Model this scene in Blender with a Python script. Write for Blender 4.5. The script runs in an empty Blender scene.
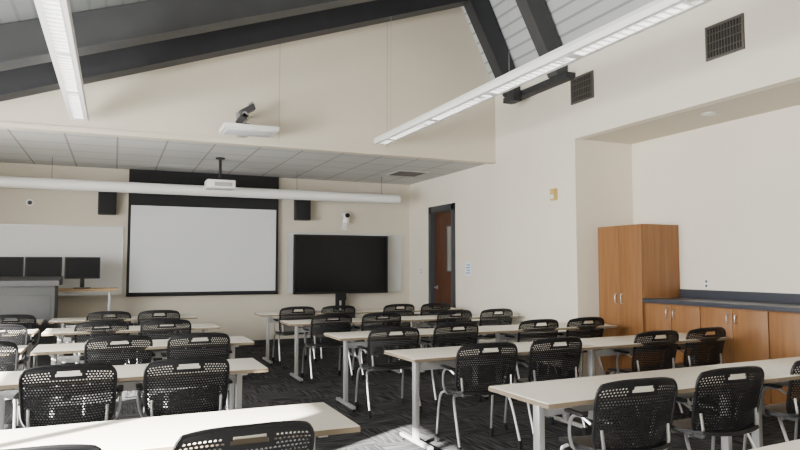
import bpy, bmesh, math, random
from mathutils import Vector, Matrix
random.seed(7)
scene = bpy.context.scene
COL = scene.collection

# ------------------------------------------------------------------ materials
def mat(name, col, rough=0.6, metal=0.0, emis=None, es=0.0, noise=0.0, nscale=20, bump=0.0, spec=0.5):
    m = bpy.data.materials.new(name); m.use_nodes = True
    nt = m.node_tree; b = nt.nodes['Principled BSDF']
    b.inputs['Base Color'].default_value = (*col, 1)
    b.inputs['Roughness'].default_value = rough
    b.inputs['Metallic'].default_value = metal
    b.inputs['Specular IOR Level'].default_value = spec
    if emis:
        b.inputs['Emission Color'].default_value = (*emis, 1)
        b.inputs['Emission Strength'].default_value = es
    if noise or bump:
        tc = nt.nodes.new('ShaderNodeTexCoord')
        n = nt.nodes.new('ShaderNodeTexNoise'); n.inputs['Scale'].default_value = nscale
        n.inputs['Detail'].default_value = 3
        nt.links.new(tc.outputs['Object'], n.inputs['Vector'])
        if noise:
            r = nt.nodes.new('ShaderNodeValToRGB')
            r.color_ramp.elements[0].position = 0.3; r.color_ramp.elements[1].position = 0.7
            r.color_ramp.elements[0].color = (*[c*(1-noise) for c in col], 1)
            r.color_ramp.elements[1].color = (*[min(1, c*(1+noise)) for c in col], 1)
            nt.links.new(n.outputs['Fac'], r.inputs['Fac'])
            nt.links.new(r.outputs['Color'], b.inputs['Base Color'])
        if bump:
            bp = nt.nodes.new('ShaderNodeBump'); bp.inputs['Strength'].default_value = bump
            bp.inputs['Distance'].default_value = 0.01
            nt.links.new(n.outputs['Fac'], bp.inputs['Height'])
            nt.links.new(bp.outputs['Normal'], b.inputs['Normal'])
    return m

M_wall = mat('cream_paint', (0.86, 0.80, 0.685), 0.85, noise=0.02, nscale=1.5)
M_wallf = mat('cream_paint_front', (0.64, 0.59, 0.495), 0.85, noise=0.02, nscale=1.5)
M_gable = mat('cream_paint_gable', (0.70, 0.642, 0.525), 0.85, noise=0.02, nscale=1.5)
M_seam = mat('wall_seam', (0.45, 0.40, 0.32), 0.8)
M_black = mat('black_plastic', (0.010, 0.010, 0.011), 0.45, noise=0.1, nscale=40, spec=0.35)
M_blackmatte = mat('black_matte', (0.008, 0.008, 0.010), 0.8)
M_chrome = mat('silver_tube', (0.50, 0.50, 0.50), 0.28, 0.8)
M_silver = mat('silver_paint', (0.42, 0.42, 0.42), 0.4, 0.5)
M_white = mat('white_enamel', (0.85, 0.85, 0.83), 0.45)
M_screen = mat('projection_fabric', (0.70, 0.72, 0.74), 0.9)
M_board = mat('whiteboard', (0.68, 0.69, 0.69), 0.3)
M_alu = mat('aluminium_trim', (0.65, 0.65, 0.63), 0.4, 0.4)
M_tv = mat('tv_glass', (0.004, 0.005, 0.007), 0.22, spec=0.25)
M_mon = mat('monitor_glass', (0.004, 0.004, 0.005), 0.5, spec=0.15)
M_steel = mat('dark_painted_steel', (0.022, 0.023, 0.027), 0.6, noise=0.1, nscale=4)
M_steel2 = mat('grey_painted_steel', (0.045, 0.047, 0.050), 0.6, noise=0.1, nscale=4)
M_counter = mat('slate_laminate', (0.045, 0.05, 0.065), 0.4)
M_kick = mat('dark_rubber_base', (0.03, 0.03, 0.032), 0.7)
M_lamp = mat('lamp_lens', (0.9, 0.9, 0.88), 0.5, emis=(1, 0.99, 0.97), es=2.5)
M_uplamp = mat('lamp_uplens', (0.9, 0.9, 0.88), 0.5, emis=(1, 0.98, 0.95), es=2.5)
M_vent = mat('vent_metal', (0.10, 0.09, 0.08), 0.6)
M_ventdark = mat('vent_inside', (0.015, 0.014, 0.013), 0.8)
M_yellow = mat('cream_plastic_yellow', (0.60, 0.42, 0.12), 0.5)
M_doorframe = mat('dark_grey_frame', (0.045, 0.048, 0.056), 0.5)
M_glass = mat('door_glass', (0.26, 0.25, 0.23), 0.15)
M_lectern = mat('lectern_grey', (0.085, 0.088, 0.09), 0.6, noise=0.05, nscale=10)
M_deskwood = mat('light_maple', (0.46, 0.30, 0.15), 0.5, noise=0.08, nscale=12)
M_paper = mat('paper', (0.88, 0.9, 0.92), 0.8)
M_blue = mat('blue_print', (0.18, 0.30, 0.6), 0.8)
M_dgrey = mat('mid_grey_metal', (0.07, 0.07, 0.075), 0.5, 0.3)
M_sunblock = mat('roller_shade_fabric', (0.5, 0.48, 0.44), 0.9)

def wood(name, c1, c2, axis=2, rough=0.45, sc=1.0):
    m = bpy.data.materials.new(name); m.use_nodes = True
    nt = m.node_tree; b = nt.nodes['Principled BSDF']; b.inputs['Roughness'].default_value = rough
    tc = nt.nodes.new('ShaderNodeTexCoord'); mp = nt.nodes.new('ShaderNodeMapping')
    s = [22*sc, 22*sc, 22*sc]; s[axis] = 1.6*sc
    mp.inputs['Scale'].default_value = s
    n = nt.nodes.new('ShaderNodeTexNoise'); n.inputs['Scale'].default_value = 1.0; n.inputs['Detail'].default_value = 5
    r = nt.nodes.new('ShaderNodeValToRGB')
    r.color_ramp.elements[0].position = 0.3; r.color_ramp.elements[1].position = 0.72
    r.color_ramp.elements[0].color = (*c1, 1); r.color_ramp.elements[1].color = (*c2, 1)
    nt.links.new(tc.outputs['Object'], mp.inputs['Vector']); nt.links.new(mp.outputs['Vector'], n.inputs['Vector'])
    nt.links.new(n.outputs['Fac'], r.inputs['Fac']); nt.links.new(r.outputs['Color'], b.inputs['Base Color'])
    return m
M_wood = wood('orange_maple', (0.22, 0.096, 0.030), (0.31, 0.140, 0.046), 2)
M_doorwood = wood('brown_door_wood', (0.060, 0.022, 0.010), (0.10, 0.037, 0.016), 2, 0.65)
M_table = wood('table_laminate', (0.76, 0.71, 0.60), (0.81, 0.76, 0.66), 0, 0.30)
M_tedge = mat('table_edge', (0.20, 0.155, 0.10), 0.6)

def carpet():
    m = bpy.data.materials.new('striped_carpet'); m.use_nodes = True
    nt = m.node_tree; L = nt.links.new; b = nt.nodes['Principled BSDF']; b.inputs['Roughness'].default_value = 0.95
    b.inputs['Specular IOR Level'].default_value = 0.15
    tc = nt.nodes.new('ShaderNodeTexCoord')
    ck = nt.nodes.new('ShaderNodeTexChecker'); ck.inputs['Scale'].default_value = 2.0
    L(tc.outputs['Object'], ck.inputs['Vector'])
    outs = []
    for sx, sy in ((48, 3.2), (3.2, 48)):
        mp = nt.nodes.new('ShaderNodeMapping'); mp.inputs['Scale'].default_value = (sx, sy, 1)
        L(tc.outputs['Object'], mp.inputs['Vector'])
        n = nt.nodes.new('ShaderNodeTexNoise'); n.inputs['Scale'].default_value = 1.0; n.inputs['Detail'].default_value = 1
        L(mp.outputs['Vector'], n.inputs['Vector']); outs.append(n.outputs['Fac'])
    mx = nt.nodes.new('ShaderNodeMix'); mx.data_type = 'FLOAT'
    L(ck.outputs['Fac'], mx.inputs[0]); L(outs[0], mx.inputs[2]); L(outs[1], mx.inputs[3])
    r = nt.nodes.new('ShaderNodeValToRGB')
    e = r.color_ramp.elements
    e[0].position = 0.40; e[0].color = (0.018, 0.018, 0.020, 1)
    e[1].position = 0.70; e[1].color = (0.100, 0.099, 0.099, 1)
    L(mx.outputs[0], r.inputs['Fac']); L(r.outputs['Color'], b.inputs['Base Color'])
    return m
M_carpet = carpet()

def tiles():
    m = bpy.data.materials.new('acoustic_ceiling_tile'); m.use_nodes = True
    nt = m.node_tree; L = nt.links.new; b = nt.nodes['Principled BSDF']; b.inputs['Roughness'].default_value = 0.9
    tc = nt.nodes.new('ShaderNodeTexCoord')
    br = nt.nodes.new('ShaderNodeTexBrick'); br.offset = 0.0
    br.inputs['Scale'].default_value = 1.0
    br.inputs['Brick Width'].default_value = 0.61; br.inputs['Row Height'].default_value = 0.61
    br.inputs['Mortar Size'].default_value = 0.012; br.inputs['Mortar Smooth'].default_value = 0.0
    br.inputs['Color1'].default_value = (0.58, 0.585, 0.58, 1); br.inputs['Color2'].default_value = (0.55, 0.555, 0.55, 1)
    br.inputs['Mortar'].default_value = (0.30, 0.30, 0.29, 1)
    L(tc.outputs['Object'], br.inputs['Vector']); L(br.outputs['Color'], b.inputs['Base Color'])
    return m
M_tile = tiles()

def deck(name, lo, hi):
    m = bpy.data.materials.new(name); m.use_nodes = True
    nt = m.node_tree; L = nt.links.new; b = nt.nodes['Principled BSDF']; b.inputs['Roughness'].default_value = 0.55
    tc = nt.nodes.new('ShaderNodeTexCoord')
    sp = nt.nodes.new('ShaderNodeSeparateXYZ'); L(tc.outputs['UV'], sp.inputs[0])
    mu = nt.nodes.new('ShaderNodeMath'); mu.operation = 'MULTIPLY'; mu.inputs[1].default_value = 6.5
    L(sp.outputs['X'], mu.inputs[0])
    fr = nt.nodes.new('ShaderNodeMath'); fr.operation = 'FRACT'; L(mu.outputs[0], fr.inputs[0])
    r = nt.nodes.new('ShaderNodeValToRGB'); r.color_ramp.interpolation = 'LINEAR'
    e = r.color_ramp.elements
    lo = (*lo, 1); hi = (*hi, 1)
    e[0].position = 0.0; e[0].color = lo
    e[1].position = 0.16; e[1].color = lo
    a = e.new(0.20); a.color = hi
    a = e.new(0.96); a.color = hi
    a = e.new(1.0); a.color = lo
    L(fr.outputs[0], r.inputs['Fac']); L(r.outputs['Color'], b.inputs['Base Color'])
    return m
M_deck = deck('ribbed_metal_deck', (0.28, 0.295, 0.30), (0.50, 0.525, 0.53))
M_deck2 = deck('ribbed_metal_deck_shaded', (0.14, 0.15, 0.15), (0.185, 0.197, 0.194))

# ------------------------------------------------------------------ mesh helpers
def smooth(me, ang=0.6):
    for p in me.polygons: p.use_smooth = True
    try: me.set_sharp_from_angle(angle=ang)
    except Exception: pass

class B:
    """accumulates one part mesh"""
    def __init__(self): self.bm = bmesh.new(); self.mats = []
    def mi(self, m):
        if m not in self.mats: self.mats.append(m)
        return self.mats.index(m)
    def merge(self, t, m):
        i = self.mi(m)
        for f in t.faces: f.material_index = i
        me = bpy.data.meshes.new('tmp'); t.to_mesh(me); t.free()
        self.bm.from_mesh(me); bpy.data.meshes.remove(me)
        return self
    def box(self, lo, hi, m, bev=0.0, rot=None, pivot=None):
        t = bmesh.new(); bmesh.ops.create_cube(t, size=1)
        lo = Vector(lo); hi = Vector(hi); c = (lo+hi)/2; s = hi-lo
        for v in t.verts: v.co = Vector((v.co.x*s.x, v.co.y*s.y, v.co.z*s.z)) + c
        if bev > 0: bmesh.ops.bevel(t, geom=t.edges[:], offset=bev, segments=2, affect='EDGES', profile=0.6)
        if rot is not None:
            pv = Vector(pivot) if pivot else c
            bmesh.ops.transform(t, matrix=Matrix.Translation(pv) @ rot.to_4x4() @ Matrix.Translation(-pv), verts=t.verts)
        return self.merge(t, m)
    def cyl(self, p1, p2, r, m, seg=16, r2=None):
        p1 = Vector(p1); p2 = Vector(p2); d = p2-p1
        t = bmesh.new(); bmesh.ops.create_cone(t, cap_ends=True, segments=seg, radius1=r, radius2=r if r2 is None else r2, depth=d.length)
        q = Vector((0, 0, 1)).rotation_difference(d.normalized())
        bmesh.ops.transform(t, matrix=Matrix.Translation((p1+p2)/2) @ q.to_matrix().to_4x4(), verts=t.verts)
        return self.merge(t, m)
    def sphere(self, c, r, m, seg=12):
        t = bmesh.new(); bmesh.ops.create_uvsphere(t, u_segments=seg, v_segments=seg//2+2, radius=r)
        bmesh.ops.translate(t, verts=t.verts, vec=Vector(c)); return self.merge(t, m)
    def tube(self, pts, r, m, seg=8, it=2):
        P = [Vector(p) for p in pts]
        for _ in range(it):
            Q = [P[0]]
            for a, b in zip(P[:-1], P[1:]):
                Q += [a.lerp(b, .25), a.lerp(b, .75)]
            Q.append(P[-1]); P = Q
        t = bmesh.new(); rings = []
        T = (P[1]-P[0]).normalized(); N = T.orthogonal().normalized()
        for i, p in enumerate(P):
            if i == 0: d = P[1]-P[0]
            elif i == len(P)-1: d = P[-1]-P[-2]
            else: d = P[i+1]-P[i-1]
            d.normalize(); q = T.rotation_difference(d); N = (q @ N).normalized(); T = d
            Bn = T.cross(N)
            rings.append([t.verts.new(p + r*(math.cos(2*math.pi*k/seg)*N + math.sin(2*math.pi*k/seg)*Bn)) for k in range(seg)])
        for a, b in zip(rings[:-1], rings[1:]):
            for k in range(seg): t.faces.new((a[k], a[(k+1) % seg], b[(k+1) % seg], b[k]))
        t.faces.new(rings[0][::-1]); t.faces.new(rings[-1])
        return self.merge(t, m)
    def prism(self, poly, axis, a, b, m):
        """poly: list of 2D points, extruded along axis from a to b"""
        t = bmesh.new()
        def mk(p, w):
            if axis == 1: return Vector((p[0], w, p[1]))
            if axis == 0: return Vector((w, p[0], p[1]))
            return Vector((p[0], p[1], w))
        A = [t.verts.new(mk(p, a)) for p in poly]; C = [t.verts.new(mk(p, b)) for p in poly]
        n = len(poly)
        t.faces.new(A); t.faces.new(C[::-1])
        for i in range(n): t.faces.new((A[i], C[i], C[(i+1) % n], A[(i+1) % n]))
        bmesh.ops.recalc_face_normals(t, faces=t.faces[:])
        return self.merge(t, m)
    def obj(self, name, parent=None, sm=True, label=None):
        me = bpy.data.meshes.new(name); self.bm.to_mesh(me); self.bm.free()
        for m in self.mats: me.materials.append(m)
        if sm: smooth(me)
        o = bpy.data.objects.new(name, me); COL.objects.link(o)
        if parent: o.parent = parent
        if label: o['label'] = label
        return o

def empty(name, loc, label, cat, rotz=0, group=None):
    e = bpy.data.objects.new(name, None); e.empty_display_size = 0.1
    COL.objects.link(e); e.location = loc; e.rotation_euler = (0, 0, rotz)
    e['label'] = label; e['category'] = cat
    if group: e['group'] = group
    return e

def top(o, label, cat, group=None):
    o['label'] = label; o['category'] = cat
    if group: o['group'] = group
    return o

def struct(o):
    o['kind'] = 'structure'; o['category'] = o.name.split('_')[0]; return o

def dup(src, loc, rotz=0, label=None):
    def rec(o, par):
        c = o.copy()
        if par is not None:
            c.parent = par
        COL.objects.link(c)
        for ch in list(o.children): rec(ch, c)
        return c
    c = rec(src, None); c.location = loc; c.rotation_euler = (0, 0, rotz)
    if label: c['label'] = label
    return c

# ------------------------------------------------------------------ room
W = 5.48; D = 12.0; XL = -2.7; YB = -2.6; ZS = 3.1; YG = 8.84
ZR = 4.25
AY0, AY1, AX, AZ = 1.2, 6.79, 6.44, 3.11
def zdeck(x): return 3.61 + 0.344*(x+1.27)
RX = 4.785; RZ = zdeck(RX)

b = B(); b.box((XL-.2, YB-.2, -.1), (AX+.3, D+.2, 0), M_carpet); o = struct(b.obj('floor', sm=False)); o['label'] = 'charcoal carpet with short striped tile pattern'
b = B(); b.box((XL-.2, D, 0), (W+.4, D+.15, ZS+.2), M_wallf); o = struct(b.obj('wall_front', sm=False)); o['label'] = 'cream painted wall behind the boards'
b = B()
b.box((W, AY1, 0), (W+.12, 10.12, ZR), M_wall)
b.box((W, 10.12, 2.50), (W+.12, 11.02, ZR), M_wall)
b.box((W, 11.02, 0), (W+.12, D, ZR), M_wall)
b.box((W, AY0, AZ), (W+.12, AY1, ZR), M_wall)
b.box((W, YB, 0), (W+.12, AY0, ZR), M_wall)
o = struct(b.obj('wall_right', sm=False)); o['label'] = 'cream painted wall with a door and a storage alcove'
b = B()
b.box((AX, AY0-.1, 0), (AX+.1, AY1+.1, AZ+.1), M_wall)
b.box((W+.12, AY1, 0), (AX, AY1+.1, AZ+.1), M_wall)
b.box((W+.12, AY0-.1, 0), (AX, AY0, AZ+.1), M_wall)
o = struct(b.obj('wall_alcove', sm=False)); o['label'] = 'cream painted recess for cabinets'
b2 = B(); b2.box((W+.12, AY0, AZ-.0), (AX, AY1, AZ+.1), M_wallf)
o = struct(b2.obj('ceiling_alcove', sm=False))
b = B(); b.box((XL-.15, YB-.15, 0), (W+.15, YB, 6.2), M_wall); o = struct(b.obj('wall_back', sm=False))
# left wall with window openings
wins = [(-1.8, 0.2), (0.8, 2.4), (3.3, 5.3), (5.9, 7.9)]
z0, z1 = 0.95, 2.5
b = B(); x0, x1 = XL-.15, XL
b.box((x0, YB, 0), (x1, D, z0), M_wall); b.box((x0, YB, z1), (x1, D, ZS+.2), M_wall)
ys = [YB] + [v for w in wins for v in w] + [D]
for i in range(0, len(ys), 2): b.box((x0, ys[i], z0), (x1, ys[i+1], z1), M_wall)
o = struct(b.obj('wall_left', sm=False))
for i, (a, c) in enumerate(wins):
    b = B()
    for (ya, yb, za, zb) in ((a, a+.05, z0, z1), (c-.05, c, z0, z1), (a, c, z0, z0+.05), (a, c, z1-.05, z1), ((a+c)/2-.025, (a+c)/2+.025, z0, z1)):
        b.box((XL-.12, ya, za), (XL-.05, yb, zb), M_alu)
    if i in (2, 3):
        b.box((XL-.14, a, 1.75), (XL-.125, c, z1), M_sunblock)  # unseen panel added over the upper window to keep sun off the floor
    o = struct(b.obj('window_%d' % (i+1), sm=False))
# front soffit ceiling
b = B(); b.box((XL, YG, ZS), (W, D, ZS+.08), M_tile); o = struct(b.obj('ceiling', sm=False)); o['label'] = 'lowered acoustic tile ceiling'
# gable wall (face at YG)
b = B()
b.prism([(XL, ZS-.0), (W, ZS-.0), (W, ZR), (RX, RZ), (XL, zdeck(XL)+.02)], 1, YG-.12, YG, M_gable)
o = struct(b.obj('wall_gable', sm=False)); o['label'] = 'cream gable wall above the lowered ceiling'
for i, xx in enumerate((2.02, 3.62)):
    b = B(); b.box((xx-.004, YG-.1225, ZS+.05), (xx+.004, YG-.119, zdeck(xx)-.1), M_seam)
    struct(b.obj('trim_%d' % (i+1), sm=False))
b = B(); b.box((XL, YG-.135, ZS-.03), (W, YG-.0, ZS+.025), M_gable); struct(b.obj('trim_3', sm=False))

# roof deck planes
def plane_uv(name, pts, uvs, m):
    me = bpy.data.meshes.new(name); me.from_pydata(pts, [], [(0, 1, 2, 3)])
    uv = me.uv_layers.new(); 
    for l in range(4): uv.data[l].uv = uvs[l]
    me.materials.append(m); o = bpy.data.objects.new(name, me); COL.objects.link(o)
    sd = o.modifiers.new('s', 'SOLIDIFY'); sd.thickness = 0.06; sd.offset = 1
    return struct(o)
Lw = math.hypot(RX-XL, RZ-zdeck(XL)); Lr = math.hypot(W-RX, RZ-ZR)
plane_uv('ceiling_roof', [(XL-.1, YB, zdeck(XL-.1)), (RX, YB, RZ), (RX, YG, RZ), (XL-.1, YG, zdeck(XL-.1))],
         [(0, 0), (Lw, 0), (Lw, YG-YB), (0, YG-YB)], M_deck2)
plane_uv('ceiling_slope', [(RX, YB, RZ), (W+.05, YB, ZR-.1), (W+.05, YG, ZR-.1), (RX, YG, RZ)],
         [(0, 0), (Lr, 0), (Lr, YG-YB), (0, YG-YB)], M_deck)

# roof rafters, one bent frame each
def rafter(y, m, d=0.37, wid=0.2):
    b = B()
    b.prism([(XL, zdeck(XL)-d), (RX-.05, RZ-d), (RX, RZ-.01), (XL, zdeck(XL)-.01)], 1, y-wid/2, y+wid/2, m)
    b.prism([(RX, RZ-.01), (W-.01, ZR-.05), (W-.01, 3.98), (W-.18, 3.98), (RX-.26, RZ-.22)], 1, y-wid/2, y+wid/2, m)
    b.prism([(XL, zdeck(XL)-d-.02), (RX-.1, RZ-d-.02), (RX-.1, RZ-d), (XL, zdeck(XL)-d)], 1, y-wid/2-.03, y+wid/2+.03, m)
    o = b.obj('roof_rafter', sm=False)
    return top(o, 'dark grey painted steel roof rafter under metal deck', 'roof beam', 'steel roof rafters')
rafter(8.10, M_steel); rafter(7.0, M_steel2); rafter(3.1, M_steel2); rafter(.4, M_steel2)
b = B(); b.box((W-.16, 6.75, 3.90), (W, 8.25, 3.98), M_steel, .005)
b.box((W-.30, 7.75, 3.82), (W-.16, 7.95, 3.98), M_steel, .005)
top(b.obj('bearing_beam'), 'dark steel bearing beam where roof rafters land', 'beam')

# baseboards
b = B(); b.box((XL, D-.012, 0), (W, D, .1), M_kick); struct(b.obj('baseboard_front', sm=False))
b = B(); b.box((W-.012, AY1, 0), (W, 10.1, .1), M_kick); b.box((W-.012, 11.05, 0), (W, D-.012, .1), M_kick); struct(b.obj('baseboard_right', sm=False))

# door
b = B()
for (ya, yb, za, zb) in ((10.06, 10.17, 0, 2.56), (10.97, 11.08, 0, 2.56), (10.06, 11.08, 2.44, 2.56)):
    b.box((W-.03, ya, za), (W+.13, yb, zb), M_doorframe, .004)
struct(b.obj('trim_4'))
b = B(); b.box((W+.06, 10.17, 0.01), (W+.10, 10.97, 2.44), M_doorwood, .003)
door = struct(b.obj('door_1')); door['label'] = 'brown wood door with narrow glass lite'
b = B(); b.box((W+.052, 10.27, 1.36), (W+.06, 10.47, 2.16), M_glass, .002)
for (ya, yb, za, zb) in ((10.25, 10.27, 1.34, 2.18), (10.47, 10.49, 1.34, 2.18), (10.27, 10.47, 1.34, 1.36), (10.27, 10.47, 2.16, 2.18)):
    b.box((W+.045, ya, za), (W+.06, yb, zb), M_doorframe)
b.obj('glass_lite', door)
b = B(); b.cyl((W+.06, 10.88, 1.05), (W+.0, 10.88, 1.05), .012, M_chrome); b.cyl((W+.005, 10.89, 1.05), (W+.005, 10.76, 1.05), .01, M_chrome)
b.cyl((W+.06, 10.88, 1.05), (W+.05, 10.88, 1.05), .035, M_chrome)
b.obj('door_handle', door)

# ------------------------------------------------------------------ front wall things
def framed_board(xa, xb, za, zb, lab):
    e = empty('whiteboard', ((xa+xb)/2, D, za), lab, 'whiteboard')
    w = (xb-xa)/2; h = zb-za
    b = B(); b.box((-w, -.02, 0), (w, 0, h), M_board); b.obj('writing_surface', e)
    b = B(); t = .018
    b.box((-w-t, -.024, -t), (-w, 0, h+t), M_alu, .003); b.box((w, -.024, -t), (w+t, 0, h+t), M_alu, .003)
    b.box((-w, -.024, h), (w, 0, h+t), M_alu, .003); b.box((-w, -.024, -t), (w, 0, 0), M_alu, .003)
    b.obj('frame', e)
    b = B(); b.box((-w+.05, -.085, -.03), (w-.05, -.024, -.018), M_alu, .002); b.box((-w+.05, -.088, -.03), (w-.05, -.083, -.005), M_alu, .001)
    b.obj('marker_tray', e)
    return e
framed_board(-2.6, 0.12, 0.99, 2.10, 'wide white marker board with aluminium frame beside projection screen')
framed_board(2.98, 5.30, 0.96, 2.07, 'white marker board with aluminium frame behind television')

e = empty('projection_screen', (1.48, 11.9, 0.93), 'pull-down white projection screen with black surround and leader', 'projection screen')
b = B(); b.box((-1.24, -.004, .07), (1.24, .0, 1.55), M_screen); b.obj('screen_fabric', e)
b = B(); b.box((-1.285, .001, .03), (1.285, .006, 2.168), M_blackmatte); b.obj('black_border', e)
b = B(); b.cyl((-1.29, 0, .02), (1.29, 0, .02), .018, M_blackmatte); b.obj('bottom_bar', e)

# television on stand
e = empty('television', (3.94, 11.7, 0), 'large black flat screen television on a rolling stand', 'television')
b = B(); b.box((-.90, -.015, .97), (.90, -.010, 2.0), M_tv); b.obj('display', e)
b = B(); b.box((-.93, -.010, .93), (.93, .05, 2.03), M_black, .006)
b.box((-.93, -.018, .93), (.93, -.01, .965), M_black); b.box((-.93, -.018, 2.003), (.93, -.01, 2.03), M_black)
b.box((-.93, -.018, .93), (-.903, -.01, 2.03), M_black); b.box((.903, -.018, .93), (.93, -.01, 2.03), M_black)
b.obj('bezel', e)
b = B(); b.box((-.09, .05, .1), (-.03, .12, 1.6), M_blackmatte, .005); b.box((.03, .05, .1), (.09, .12, 1.6), M_blackmatte, .005)
b.box((-.3, .05, 1.3), (.3, .1, 1.7), M_blackmatte, .005)
b.box((-.5, -.0, .05), (-.42, .24, .11), M_blackmatte, .005); b.box((.42, -.0, .05), (.5, .24, .11), M_blackmatte, .005); b.box((-.5, .05, .06), (.5, .12, .12), M_blackmatte, .005)
b.box((-.08, -.03, .80), (.08, .06, .93), M_blackmatte, .008)
for sx in (-.46, .46):
    for sy in (.02, .22): b.cyl((sx-.02, sy, .03), (sx+.02, sy, .03), .03, M_blackmatte)
b.obj('stand', e)

# speakers
def speaker(x):
    e = empty('wall_speaker', (x, D, 2.30), 'small black box loudspeaker mounted on the wall', 'speaker', group='wall loudspeakers')
    b = B(); b.box((-.14, -.26, 0), (.14, -.05, .40), M_black, .02); b.obj('cabinet', e)
    b = B(); b.box((-.12, -.268, .02), (.12, -.26, .38), M_blackmatte, .003); b.obj('grille', e)
    b = B(); b.box((-.04, -.05, .12), (.04, 0, .26), M_blackmatte, .004); b.obj('bracket', e)
speaker(-.13); speaker(3.2)

# conference camera
e = empty('conference_camera', (4.08, D, 2.26), 'white pan tilt camera on a wall bracket', 'camera')
b = B(); b.box((-.09, -.2, 0), (.09, 0, .02), M_white, .004); b.box((-.05, -.02, -.12), (.05, 0, .02), M_white, .004); b.obj('bracket', e)
b = B(); b.cyl((0, -.11, .02), (0, -.11, .09), .07, M_white); b.sphere((0, -.11, .16), .085, M_white, 16); b.obj('camera_head', e)
b = B(); b.cyl((0, -.17, .16), (0, -.215, .155), .045, M_blackmatte); b.obj('lens', e)
# wall sensor
b = B(); b.cyl((0, 0, 0), (0, -.04, 0), .06, M_white); b.sphere((0, -.04, 0), .035, M_dgrey)
o = b.obj('wall_sensor'); o.location = (-1.27, D, 2.47); top(o, 'small round sensor on cream wall', 'sensor')

# long tubular wall-wash light
e = empty('linear_light', (0, 11.1, 2.69), 'long white tubular light hung in front of the boards', 'light fixture')
b = B(); b.cyl((-2.6, 0, 0), (4.85, 0, 0), .085, M_white, 24); b.obj('tube_housing', e)
b = B()
for xx in (-2.4, -.9, 2.9, 4.5): b.cyl((xx, 0, .08), (xx, 0, .41), .004, M_dgrey, 6)
b.obj('hanging_wire', e)

# ceiling projector
e = empty('projector', (1.45, 10.15, 2.62), 'white video projector hanging on a pole from tile ceiling', 'projector')
b = B(); b.box((-.21, -.16, 0), (.21, .16, .13), M_white, .02); b.obj('case', e)
b = B(); b.cyl((-.08, .155, .07), (-.08, .19, .07), .04, M_blackmatte); b.obj('lens', e)
b = B(); b.box((-.1, -.166, .03), (.16, -.158, .09), M_silver, .002); b.obj('vent_grille', e)
b = B(); b.cyl((0, 0, .15), (0, 0, .48), .022, M_black); b.box((-.09, -.09, .13), (.09, .09, .155), M_black, .004); b.cyl((0, 0, .46), (0, 0, .48), .07, M_black)
b.obj('ceiling_mount', e)
# ceiling vent in tiles
b = B(); b.box((4.45, 10.2, ZS-.012), (5.05, 10.8, ZS), M_alu, .003)
for i in range(9): b.box((4.49, 10.24+i*.06, ZS-.018), (5.01, 10.265+i*.06, ZS-.01), M_vent)
top(b.obj('ceiling_vent'), 'square air diffuser set in the tile ceiling', 'vent')

# gable-mounted device with white panel
e = empty('wall_mounted_projector_shelf', (1.54, 8.72, 3.16), 'white flat panel unit with dark angled device on gable wall', 'projector mount')
b = B(); b.box((-.34, -.62, 0), (.34, -.14, .055), M_white, .003); b.obj('panel', e)
b = B(); b.box((-.29, -.57, -.008), (.29, -.19, 0), M_screen, .001); b.obj('panel_underside', e)
b = B()
b.box((-.16, -.46, .055), (.0, -.30, .10), M_dgrey, .006)
b.box((-.17, -.44, .13), (-.01, -.32, .21), M_dgrey, .012, Matrix.Rotation(-.9, 3, 'Y'))
b.box((-.12, -.42, .25), (.08, -.30, .33), M_dgrey, .012, Matrix.Rotation(-.55, 3, 'Y'))
b.cyl((-.13, -.38, .09), (-.10, -.38, .18), .03, M_black)
b.cyl((-.06, -.44, .22), (-.06, -.30, .22), .035, M_silver)
b.cyl((.0, -.37, .34), (.06, -.37, .38), .035, M_silver)
b.box((-.06, -.34, .22), (-.02, 0.0, .26), M_dgrey, .006)
b.box((-.10, -.02, .08), (.04, 0, .34), M_silver, .004)
b.box((-.1, -.14, .0), (.02, 0.0, .04), M_silver, .004)
b.obj('bracket_arm', e)

# ------------------------------------------------------------------ pendants
def pendant(x, ya, yb, z):
    e = empty('pendant_light', (x, ya, z), 'long white linear pendant light with louvred underside', 'light fixture', group='linear pendant lights')
    L = yb-ya
    b = B()
    b.prism([(-.095, 0), (-.06, 0), (-.06, .03), (.06, .03), (.06, 0), (.095, 0), (.105, .045), (.09, .085), (-.09, .085), (-.105, .045)], 1, 0, L, M_white)
    b.obj('housing', e, sm=False)
    b = B(); n = int(L/1.22); seg = L/n
    for i in range(n): b.box((-.056, i*seg+.06, .016), (.056, (i+1)*seg-.06, .029), M_lamp)
    b.obj('lamp_lens', e)
    # louvre: one connected ladder-shaped grid
    t = bmesh.new()
    N = int((L-.1)/.085)
    ysl = [0.04]
    for k in range(N): ysl += [.04+k*.085+.080, .04+(k+1)*.085]
    vl = {}
    for j, yy in enumerate(ysl):
        for i, xx in enumerate((-.060, -.053, .053, .060)): vl[i, j] = t.verts.new((xx, yy, .004))
    for j in range(len(ysl)-1):
        for i in range(3):
            if i == 1 and j % 2 == 0 and (j//2) % int(seg/.085) != 0: continue
            t.faces.new((vl[i, j], vl[i+1, j], vl[i+1, j+1], vl[i, j+1]))
    b = B(); b.merge(t, M_white); lo = b.obj('louvre', e, sm=False)
    sd = lo.modifiers.new('s', 'SOLIDIFY'); sd.thickness = .012; sd.offset = 0
    b = B(); b.box((-.07, .05, .086), (.07, L-.05, .092), M_uplamp); b.obj('uplight_lens', e)
    b = B()
    for i in range(4):
        yy = L*(.04+.92*i/3); h = zdeck(x)-z
        b.cyl((0, yy, .08), (0, yy, h), .002, M_silver, 6)
    b.obj('hanging_cable', e)
pendant(-.42, 0.6, 8.45, 3.15)
pendant(3.38, -1.0, 8.38, 3.15)

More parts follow.
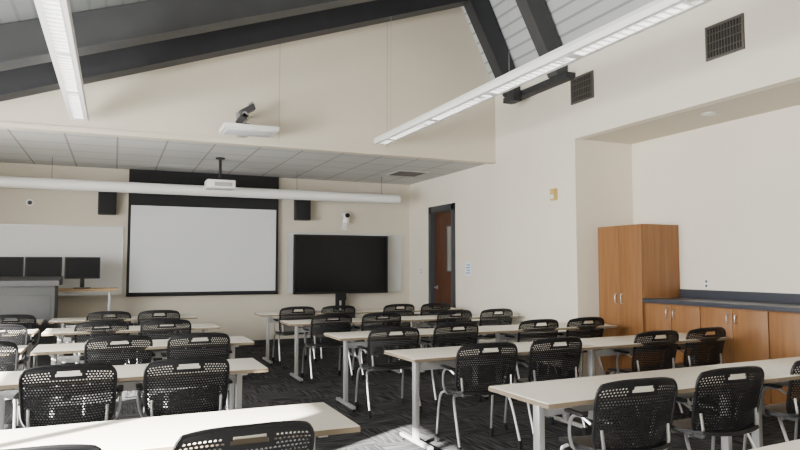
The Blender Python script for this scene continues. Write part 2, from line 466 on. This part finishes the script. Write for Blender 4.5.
# ------------------------------------------------------------------ right wall bits
def vent(y, z):
    e = empty('air_vent', (W, y, z), 'dark metal return air grille on cream wall', 'vent', group='wall air grilles')
    w, h = .22, .175
    b = B(); b.box((-.004, -w+.02, -h+.02), (0, w-.02, h-.02), M_ventdark); b.obj('duct_opening', e)
    b = B()
    b.box((-.02, -w, -h), (0, -w+.025, h), M_vent, .002); b.box((-.02, w-.025, -h), (0, w, h), M_vent, .002)
    b.box((-.02, -w+.025, -h), (0, w-.025, -h+.025), M_vent, .002); b.box((-.02, -w+.025, h-.025), (0, w-.025, h), M_vent, .002)
    b.obj('frame', e)
    b = B()
    for i in range(11):
        yy = -w+.05+i*(2*w-.1)/10; b.box((-.014, yy-.004, -h+.02), (-.004, yy+.004, h-.02), M_vent)
    for i in range(3):
        zz = -h+.09+i*.085; b.box((-.016, -w+.02, zz-.003), (-.004, w-.02, zz+.003), M_vent)
    b.obj('louvre', e)
vent(6.62, 3.74); vent(4.48, 3.70)
b = B(); b.box((-.05, -.055, -.08), (0, .055, .08), M_yellow, .008); b.box((-.06, -.03, -.06), (-.05, .03, 0), M_white, .005)
o = b.obj('alarm_strobe'); o.location = (W, 7.22, 2.42); top(o, 'small yellowish alarm strobe box on cream wall', 'alarm')
e = empty('paper_notice', (W, 9.62, 1.40), 'small white paper notice with blue print on wall', 'notice')
b = B(); b.box((-.004, -.10, -.12), (0, .10, .12), M_paper); b.obj('sheet', e)
b = B()
for i in range(4): b.box((-.006, -.07, -.08+i*.045), (-.004, .07-.03*(i % 2), -.06+i*.045), M_blue)
b.obj('printed_block', e)
def plate(x, y, z, nm, lab):
    b = B(); b.box((-.008, -.04, -.06), (0, .04, .06), M_white, .003)
    b.box((-.011, -.015, .012), (-.008, .015, .04), M_vent, .001); b.box((-.011, -.015, -.04), (-.008, .015, -.012), M_vent, .001)
    o = b.obj(nm); o.location = (x, y, z); top(o, lab, 'outlet')
plate(AX, 5.62, 1.24, 'wall_outlet', 'white electrical outlet plate above the counter')
plate(W, 11.45, 1.35, 'light_switch', 'white light switch plate beside the door')
plate(W, 9.2, .45, 'wall_outlet', 'white electrical outlet plate low on cream wall')
b = B(); b.cyl((0, 0, 0), (0, 0, -.012), .085, M_alu, 24); b.cyl((0, 0, -.012), (0, 0, -.014), .06, M_white, 24)
o = b.obj('recessed_downlight'); o.location = (5.9, 5.05, AZ); top(o, 'round recessed downlight in alcove ceiling', 'light fixture')

# tall cabinet
CF = 5.82
e = empty('tall_cabinet', ((CF+AX)/2, 6.40, 0), 'tall orange maple two-door storage cabinet beside counter', 'cabinet')
cx = (CF+AX)/2; hx = (AX-CF)/2; hy = .385
b = B(); b.box((-hx+.025, -hy, .09), (hx-.005, hy, 1.96), M_wood, .003); b.box((-hx+.08, -hy+.01, 0), (hx-.01, hy-.01, .09), M_kick)
b.obj('body', e)
for s in (0, 1):
    ya, yb = (-hy+.004, -.003) if s == 0 else (.003, hy-.004)
    b = B(); b.box((-hx, ya, .1), (-hx+.022, yb, 1.955), M_wood, .002); dr = b.obj('door', e)
    yh = -.05 if s == 0 else .05
    b = B(); b.tube([(-hx, yh, .98), (-hx-.03, yh, .98), (-hx-.03, yh, 1.10), (-hx, yh, 1.10)], .005, M_chrome, it=1)
    b.obj('handle', dr)

# base cabinets
def base_cab(yc):
    e = empty('base_cabinet', (cx, yc, 0), 'low orange maple two-door base cabinet under dark counter', 'cabinet', group='base cabinets in alcove')
    hy = .4
    b = B(); b.box((-hx+.045, -hy, .1), (hx-.005, hy, 1.012), M_wood, .001); b.box((-hx+.1, -hy, 0), (hx-.01, hy, .1), M_kick); b.obj('body', e)
    for s in (0, 1):
        ya, yb = (-hy+.004, -.003) if s == 0 else (.003, hy-.004)
        b = B(); b.box((-hx+.022, ya, .12), (-hx+.044, yb, 1.0), M_wood, .002); dr = b.obj('door', e)
        yh = -.05 if s == 0 else .05
        b = B(); b.tube([(-hx+.022, yh, .86), (-hx-.008, yh, .86), (-hx-.008, yh, .95), (-hx+.022, yh, .95)], .005, M_chrome, it=1)
        b.obj('handle', dr)
for i in range(5): base_cab(5.6-i*.805)
e = empty('countertop', (0, 0, 0), 'long dark slate laminate countertop with backsplash', 'countertop')
b = B(); b.box((CF-.01, 1.95, 1.014), (AX-.001, 6.01, 1.062), M_counter, .004); b.obj('worktop', e)
b = B(); b.box((AX-.022, 1.95, 1.062), (AX-.001, 6.01, 1.165), M_counter, .002); b.obj('backsplash', e)

# ------------------------------------------------------------------ lectern, desk, monitors
e = empty('lectern', (-1.58, 10.35, 0), 'grey multimedia teaching lectern with raised control top', 'lectern')
b = B(); b.box((-.85, -.3, 0), (.85, .3, 1.18), M_lectern, .01); b.obj('body', e)
b = B(); b.prism([(-.36, 1.18), (.34, 1.18), (.34, 1.30), (-.36, 1.25)], 0, -.9, .9, M_dgrey); b.obj('top', e, sm=False)
b = B(); b.box((-.8, -.312, .15), (-.02, -.3, 1.05), M_lectern, .004); b.box((.02, -.312, .15), (.8, -.3, 1.05), M_lectern, .004); b.obj('front_panel', e)
e = empty('side_desk', (-.35, 11.15, 0), 'light wood topped side desk joined to the lectern', 'desk')
b = B(); b.box((-1.9, -.28, 1.07), (.42, .28, 1.105), M_deskwood, .004); b.obj('desk_top', e)
for xx in (-1.8, -.5, .3):
    b = B()
    b.box((xx-.02, -.03, .03), (xx+.02, .03, 1.07), M_silver, .004); b.box((xx-.03, -.25, 0), (xx+.03, .25, .03), M_silver, .004)
    b.obj('leg', e)
def monitor(x, y, z, rz):
    e = empty('computer_monitor', (x, y, z), 'black flat computer monitor on the side desk', 'monitor', rz, 'computer monitors')
    b = B(); b.box((-.245, -.02, .15), (.245, .02, .48), M_black, .008); b.obj('casing', e)
    b = B(); b.box((-.23, -.024, .165), (.23, -.02, .465), M_mon); b.obj('display', e)
    b = B(); b.box((-.03, .02, .02), (.03, .045, .32), M_black, .004); b.box((-.12, -.09, 0), (.12, .11, .015), M_black, .004); b.obj('stand', e)
monitor(-.44, 11.05, 1.105, 0.0); monitor(-.97, 11.12, 1.105, 0.0); monitor(-1.48, 11.12, 1.105, 0)

# ------------------------------------------------------------------ table
def make_table(L, name='training_table'):
    e = empty(name, (0, 0, 0), 'long pale laminate training table on silver legs', 'table', group='training tables')
    b = B(); b.box((-L/2, -.275, .716), (L/2, .275, .74), M_table, .003)
    b.obj('tabletop', e)
    b = B()
    b.box((-L/2-.002, -.278, .713), (L/2+.002, -.275, .736), M_tedge); b.box((-L/2-.002, .275, .713), (L/2+.002, .278, .736), M_tedge)
    b.box((-L/2-.003, -.275, .713), (-L/2, .275, .736), M_tedge); b.box((L/2, -.275, .713), (L/2+.003, .275, .736), M_tedge)
    b.obj('edge_band', e)
    for s in (-1, 1):
        x = s*(L/2-.15)
        b = B()
        b.box((x-.02, -.03, .05), (x+.02, .03, .70), M_silver, .008)
        b.box((x-.022, -.26, .03), (x+.022, .26, .06), M_silver, .01)
        b.box((x-.022, -.22, .690), (x+.022, .22, .715), M_silver, .005)
        for sy in (-.235, .235):
            b.cyl((x-.012, sy, .022), (x+.012, sy, .022), .022, M_blackmatte, 12)
        b.obj('leg', e)
    b = B(); b.box((-L/2+.17, .0, .60), (L/2-.17, .025, .66), M_silver, .004); b.obj('stretcher', e)
    return e

# ------------------------------------------------------------------ chair
def bake(o):
    dg = bpy.context.evaluated_depsgraph_get(); dg.update()
    me = bpy.data.meshes.new_from_object(o.evaluated_get(dg))
    o.modifiers.clear(); o.data = me; smooth(me, 0.7); return o

def back_pt(u, v):
    w = .268*(0.94+.06*v)
    if v > .80: w *= 1-.11*((v-.80)/.20)**2.4
    if v < .18: w *= 1-.10*((.18-v)/.18)**2
    x = u*w
    z = .455+.39*v - .026*abs(u)**3*(v**2) + .014*abs(u)**3*(1-v)
    y = -.195-.075*v + .050*u*u
    return Vector((x, y, z))

def make_chair():
    e = empty('stacking_chair', (0, 0, 0), 'black perforated plastic chair with silver tube frame and armrests', 'chair', group='classroom chairs')
    NC, NR = 29, 23
    t = bmesh.new()
    def face(ps): t.faces.new([t.verts.new(back_pt(*p)) for p in ps])
    for j in range(NR):
        v0, v1 = j/NR, (j+1)/NR; vm = (v0+v1)/2
        stag = (j % 2 == 1)
        cells = []
        if stag:
            cells.append((0, .5)); cells += [(k+.5, k+1.5) for k in range(NC-1)]; cells.append((NC-.5, NC))
        else:
            cells = [(k, k+1) for k in range(NC)]
        for (ca, cb) in cells:
            u0, u1 = -1+2*ca/NC, -1+2*cb/NC; um = (u0+u1)/2; cc = (ca+cb)/2 - NC/2
            if j in (NR-3, NR-4) and abs(cc) <= 3.6: continue
            if cb-ca < .9:
                face([(u0, v0), (u1, v0), (u1, v1), (u0, v1)]); continue
            ring = [(u0, v0), (um, v0), (u1, v0), (u1, vm), (u1, v1), (um, v1), (u0, v1), (u0, vm)]
            hole = abs(cc) < NC/2-.9 and 1 <= j < NR-2 and not (j >= NR-5 and abs(cc) < 5.2)
            if not hole: face(ring); continue
            a, c = (u1-u0)/2*.66, (v1-v0)/2*.60; k = .70
            inner = [(um-a*k, vm-c*k), (um, vm-c), (um+a*k, vm-c*k), (um+a, vm), (um+a*k, vm+c*k), (um, vm+c), (um-a*k, vm+c*k), (um-a, vm)]
            R = [t.verts.new(back_pt(*p)) for p in ring]; I = [t.verts.new(back_pt(*p)) for p in inner]
            for q in range(8): t.faces.new((R[q], R[(q+1) % 8], I[(q+1) % 8], I[q]))
    bmesh.ops.remove_doubles(t, verts=t.verts, dist=1e-5)
    bb = B(); bb.merge(t, M_black); o = bb.obj('backrest', e, sm=False)
    s = o.modifiers.new('s', 'SOLIDIFY'); s.thickness = .005; s.offset = 0; bake(o)
    rim = []
    n = 14
    for k in range(n+1): rim.append(back_pt(-1+2*k/n, 1))
    for k in range(1, 10): rim.append(back_pt(1, 1-k/10))
    for k in range(n+1): rim.append(back_pt(1-2*k/n, 0))
    for k in range(1, 11): rim.append(back_pt(-1, k/10))
    bb = B(); bb.tube(rim, .010, M_black, 6, 1); bb.obj('back_rim', e)
    # seat
    t = bmesh.new(); N = 12; g = {}
    for i in range(N+1):
        for j in range(N+1):
            a, c = -1+2*i/N, -1+2*j/N
            x = a*math.sqrt(1-.22*c*c)*.250; y = c*math.sqrt(1-.22*a*a)*.235+.005
            z = .452 + .018*a*a - .02*max(0, c)**3 + .012*max(0, -c)**2
            g[i, j] = t.verts.new((x, y, z))
    for i in range(N):
        for j in range(N): t.faces.new((g[i, j], g[i+1, j], g[i+1, j+1], g[i, j+1]))
    bb = B(); bb.merge(t, M_black); o = bb.obj('seat', e, sm=False)
    s = o.modifiers.new('s', 'SOLIDIFY'); s.thickness = .022; s.offset = -1; bake(o)
    R1 = .0108
    for sx in (-1, 1):
        bb = B(); bb.tube([(sx*.215, .12, .43), (sx*.25, .16, .40), (sx*.255, .20, .07)], R1, M_chrome)
        bb.box((sx*.255-.014, .18, .02), (sx*.255+.014, .22, .07), M_blackmatte, .006); bb.cyl((sx*.255-.012, .2, .025), (sx*.255+.012, .2, .025), .025, M_blackmatte, 12)
        bb.obj('leg', e)
        bb = B(); bb.tube([(sx*.215, -.06, .43), (sx*.255, -.11, .40), (sx*.265, -.235, .07)], R1, M_chrome)
        bb.box((sx*.265-.014, -.255, .02), (sx*.265+.014, -.215, .07), M_blackmatte, .006); bb.cyl((sx*.265-.012, -.235, .025), (sx*.265+.012, -.235, .025), .025, M_blackmatte, 12)
        bb.obj('leg', e)
        bb = B(); bb.tube([(sx*.2, .02, .425), (sx*.26, .015, .43), (sx*.290, .01, .52), (sx*.290, -.01, .625), (sx*.286, -.10, .645), (sx*.270, -.165, .61)], .0095, M_chrome)
        bb.box((sx*.288-.020, -.14, .640), (sx*.288+.020, .03, .660), M_black, .009)
        bb.obj('armrest', e)
        bb = B(); bb.tube([(sx*.15, .05, .425), (sx*.17, -.14, .425), (sx*.215, -.20, .45), (sx*.22, -.185, .58)], .0095, M_chrome); bb.obj('back_support', e)
    bb = B(); bb.tube([(-.215, .1, .425), (.215, .1, .425)], .0095, M_chrome, it=0); bb.tube([(-.215, -.08, .425), (.215, -.08, .425)], .0095, M_chrome, it=0)
    bb.obj('seat_frame', e)
    return e

CH = make_chair()
TB = make_table(1.83)
TBs = make_table(1.66)

used = {'c': False, 't': False, 's': False}
def place_chair(x, yback, rz=0.0):
    y = yback+.255
    if not used['c']:
        used['c'] = True; CH.location = (x, y, 0); CH.rotation_euler = (0, 0, rz); return
    dup(CH, (x, y, 0), rz)
def place_table(x0, yfar, rz=0.0, short=False):
    L = 1.66 if short else 1.83
    c = Vector((L/2*math.cos(rz), L/2*math.sin(rz), 0)) + Vector((.275*math.sin(rz), -.275*math.cos(rz), 0))
    loc = (x0+c.x, yfar+c.y, 0); src = TBs if short else TB; k = 's' if short else 't'
    if not used[k]:
        used[k] = True; src.location = loc; src.rotation_euler = (0, 0, rz); return
    dup(src, loc, rz)

# left block : (right end X, far edge Y, chair Xs)
rows = [
 (1.02, 3.32, [(.48, -.24, .03), (-.27, -.26, -.04)]),
 (1.00, 5.12, [(.46, -.07, .02), (-.23, -.08, -.03)]),
 (1.22, 6.74, [(.72, -.10, .0), (.05, -.05, .04)]),
 (1.15, 8.40, [(.55, -.08, .03), (-.10, -.02, -.02)]),
 (1.08, 10.05, [(.58, -.06, 0), (-.05, -.04, .03)]),
]
for i, (xr, yf, cs) in enumerate(rows):
    place_table(xr-1.83, yf)
    for (cxx, dy, rz) in cs: place_chair(cxx, yf-.55+dy, rz)
place_table(1.24-1.83-.1-1.83, 6.74); place_chair(-.98, 6.10, .05)
place_table(1.17-1.83-.1-1.83, 8.40); place_chair(-1.08, 7.78, .0)
place_table(1.10-1.83-.1-1.66, 9.95, 0, True); place_chair(-1.15, 9.32, .0)

# right block
RR = [
 (2.05, 3.36, .035, [(2.62, -.13, -.06), (3.42, -.08, -.04), (4.35, -.04, -.04), (5.15, .0, .02)], False, False),
 (2.10, 5.10, .035, [(2.72, -.16, -.04), (3.45, -.08, .02), (4.66, -.04, -.0), (5.34, -.02, .03)], False, True),
 (2.06, 6.70, .0, [(2.54, -.28, -.02), (3.34, -.07, .02), (4.42, -.04, .0), (5.10, -.02, .0)], False, True),
 (2.00, 8.45, .0, [(2.52, -.06, .03), (3.20, -.08, -.02), (4.28, -.05, .02), (4.95, -.05, .02)], True, True),
 (1.98, 10.05, .0, [(2.50, -.06, .03), (3.15, -.05, -.02), (4.15, -.05, .02), (4.80, -.05, .02)], True, True),
]
place_table(2.14, 1.80, .07)
for (xl, yf, rz, cs, sh, sh2) in RR:
    L = 1.66 if sh else 1.83
    place_table(xl, yf, rz, sh)
    place_table(xl+(L+.007)*math.cos(rz), yf+(L+.007)*math.sin(rz), rz, sh2)
    for (cxx, dy, r) in cs:
        place_chair(cxx, yf-.55+dy+(cxx-xl)*math.sin(rz), r)

# ------------------------------------------------------------------ lights
def area(name, loc, rot, sx, sy, power, col):
    l = bpy.data.lights.new(name, 'AREA'); l.shape = 'RECTANGLE'; l.size = sx; l.size_y = sy; l.energy = power; l.color = col
    o = bpy.data.objects.new(name, l); o.location = loc; o.rotation_euler = rot; COL.objects.link(o); return o
for i, (a, c) in enumerate(wins):
    if i == 1: continue
    area('window_daylight', (XL-.02, (a+c)/2, (z0+z1)/2), (0, -math.radians(90), 0), z1-z0-.1, c-a-.1, (380, 0, 320, 230)[i], (1.0, 0.985, 0.955))
sun = bpy.data.lights.new('sun', 'SUN'); sun.energy = 130; sun.angle = 0.012; sun.color = (1, .96, .89)
so = bpy.data.objects.new('sun', sun); COL.objects.link(so); so.location = (-8, -4, 6)
so.rotation_euler = Vector((-1.0, -0.6, 0.46)).to_track_quat('Z', 'Y').to_euler()
w = bpy.data.worlds.new('w'); scene.world = w; w.use_nodes = True
bg = w.node_tree.nodes['Background']; bg.inputs[0].default_value = (0.85, 0.92, 1, 1); bg.inputs[1].default_value = 5.0

# ------------------------------------------------------------------ camera
cam = bpy.data.cameras.new('camera'); co = bpy.data.objects.new('camera', cam); COL.objects.link(co)
co.location = (0, 0, 1.45); co.rotation_euler = (math.radians(93.6), 0, math.radians(-23.7))
cam.lens = 29.25; cam.sensor_width = 36; cam.clip_start = 0.05
scene.camera = co
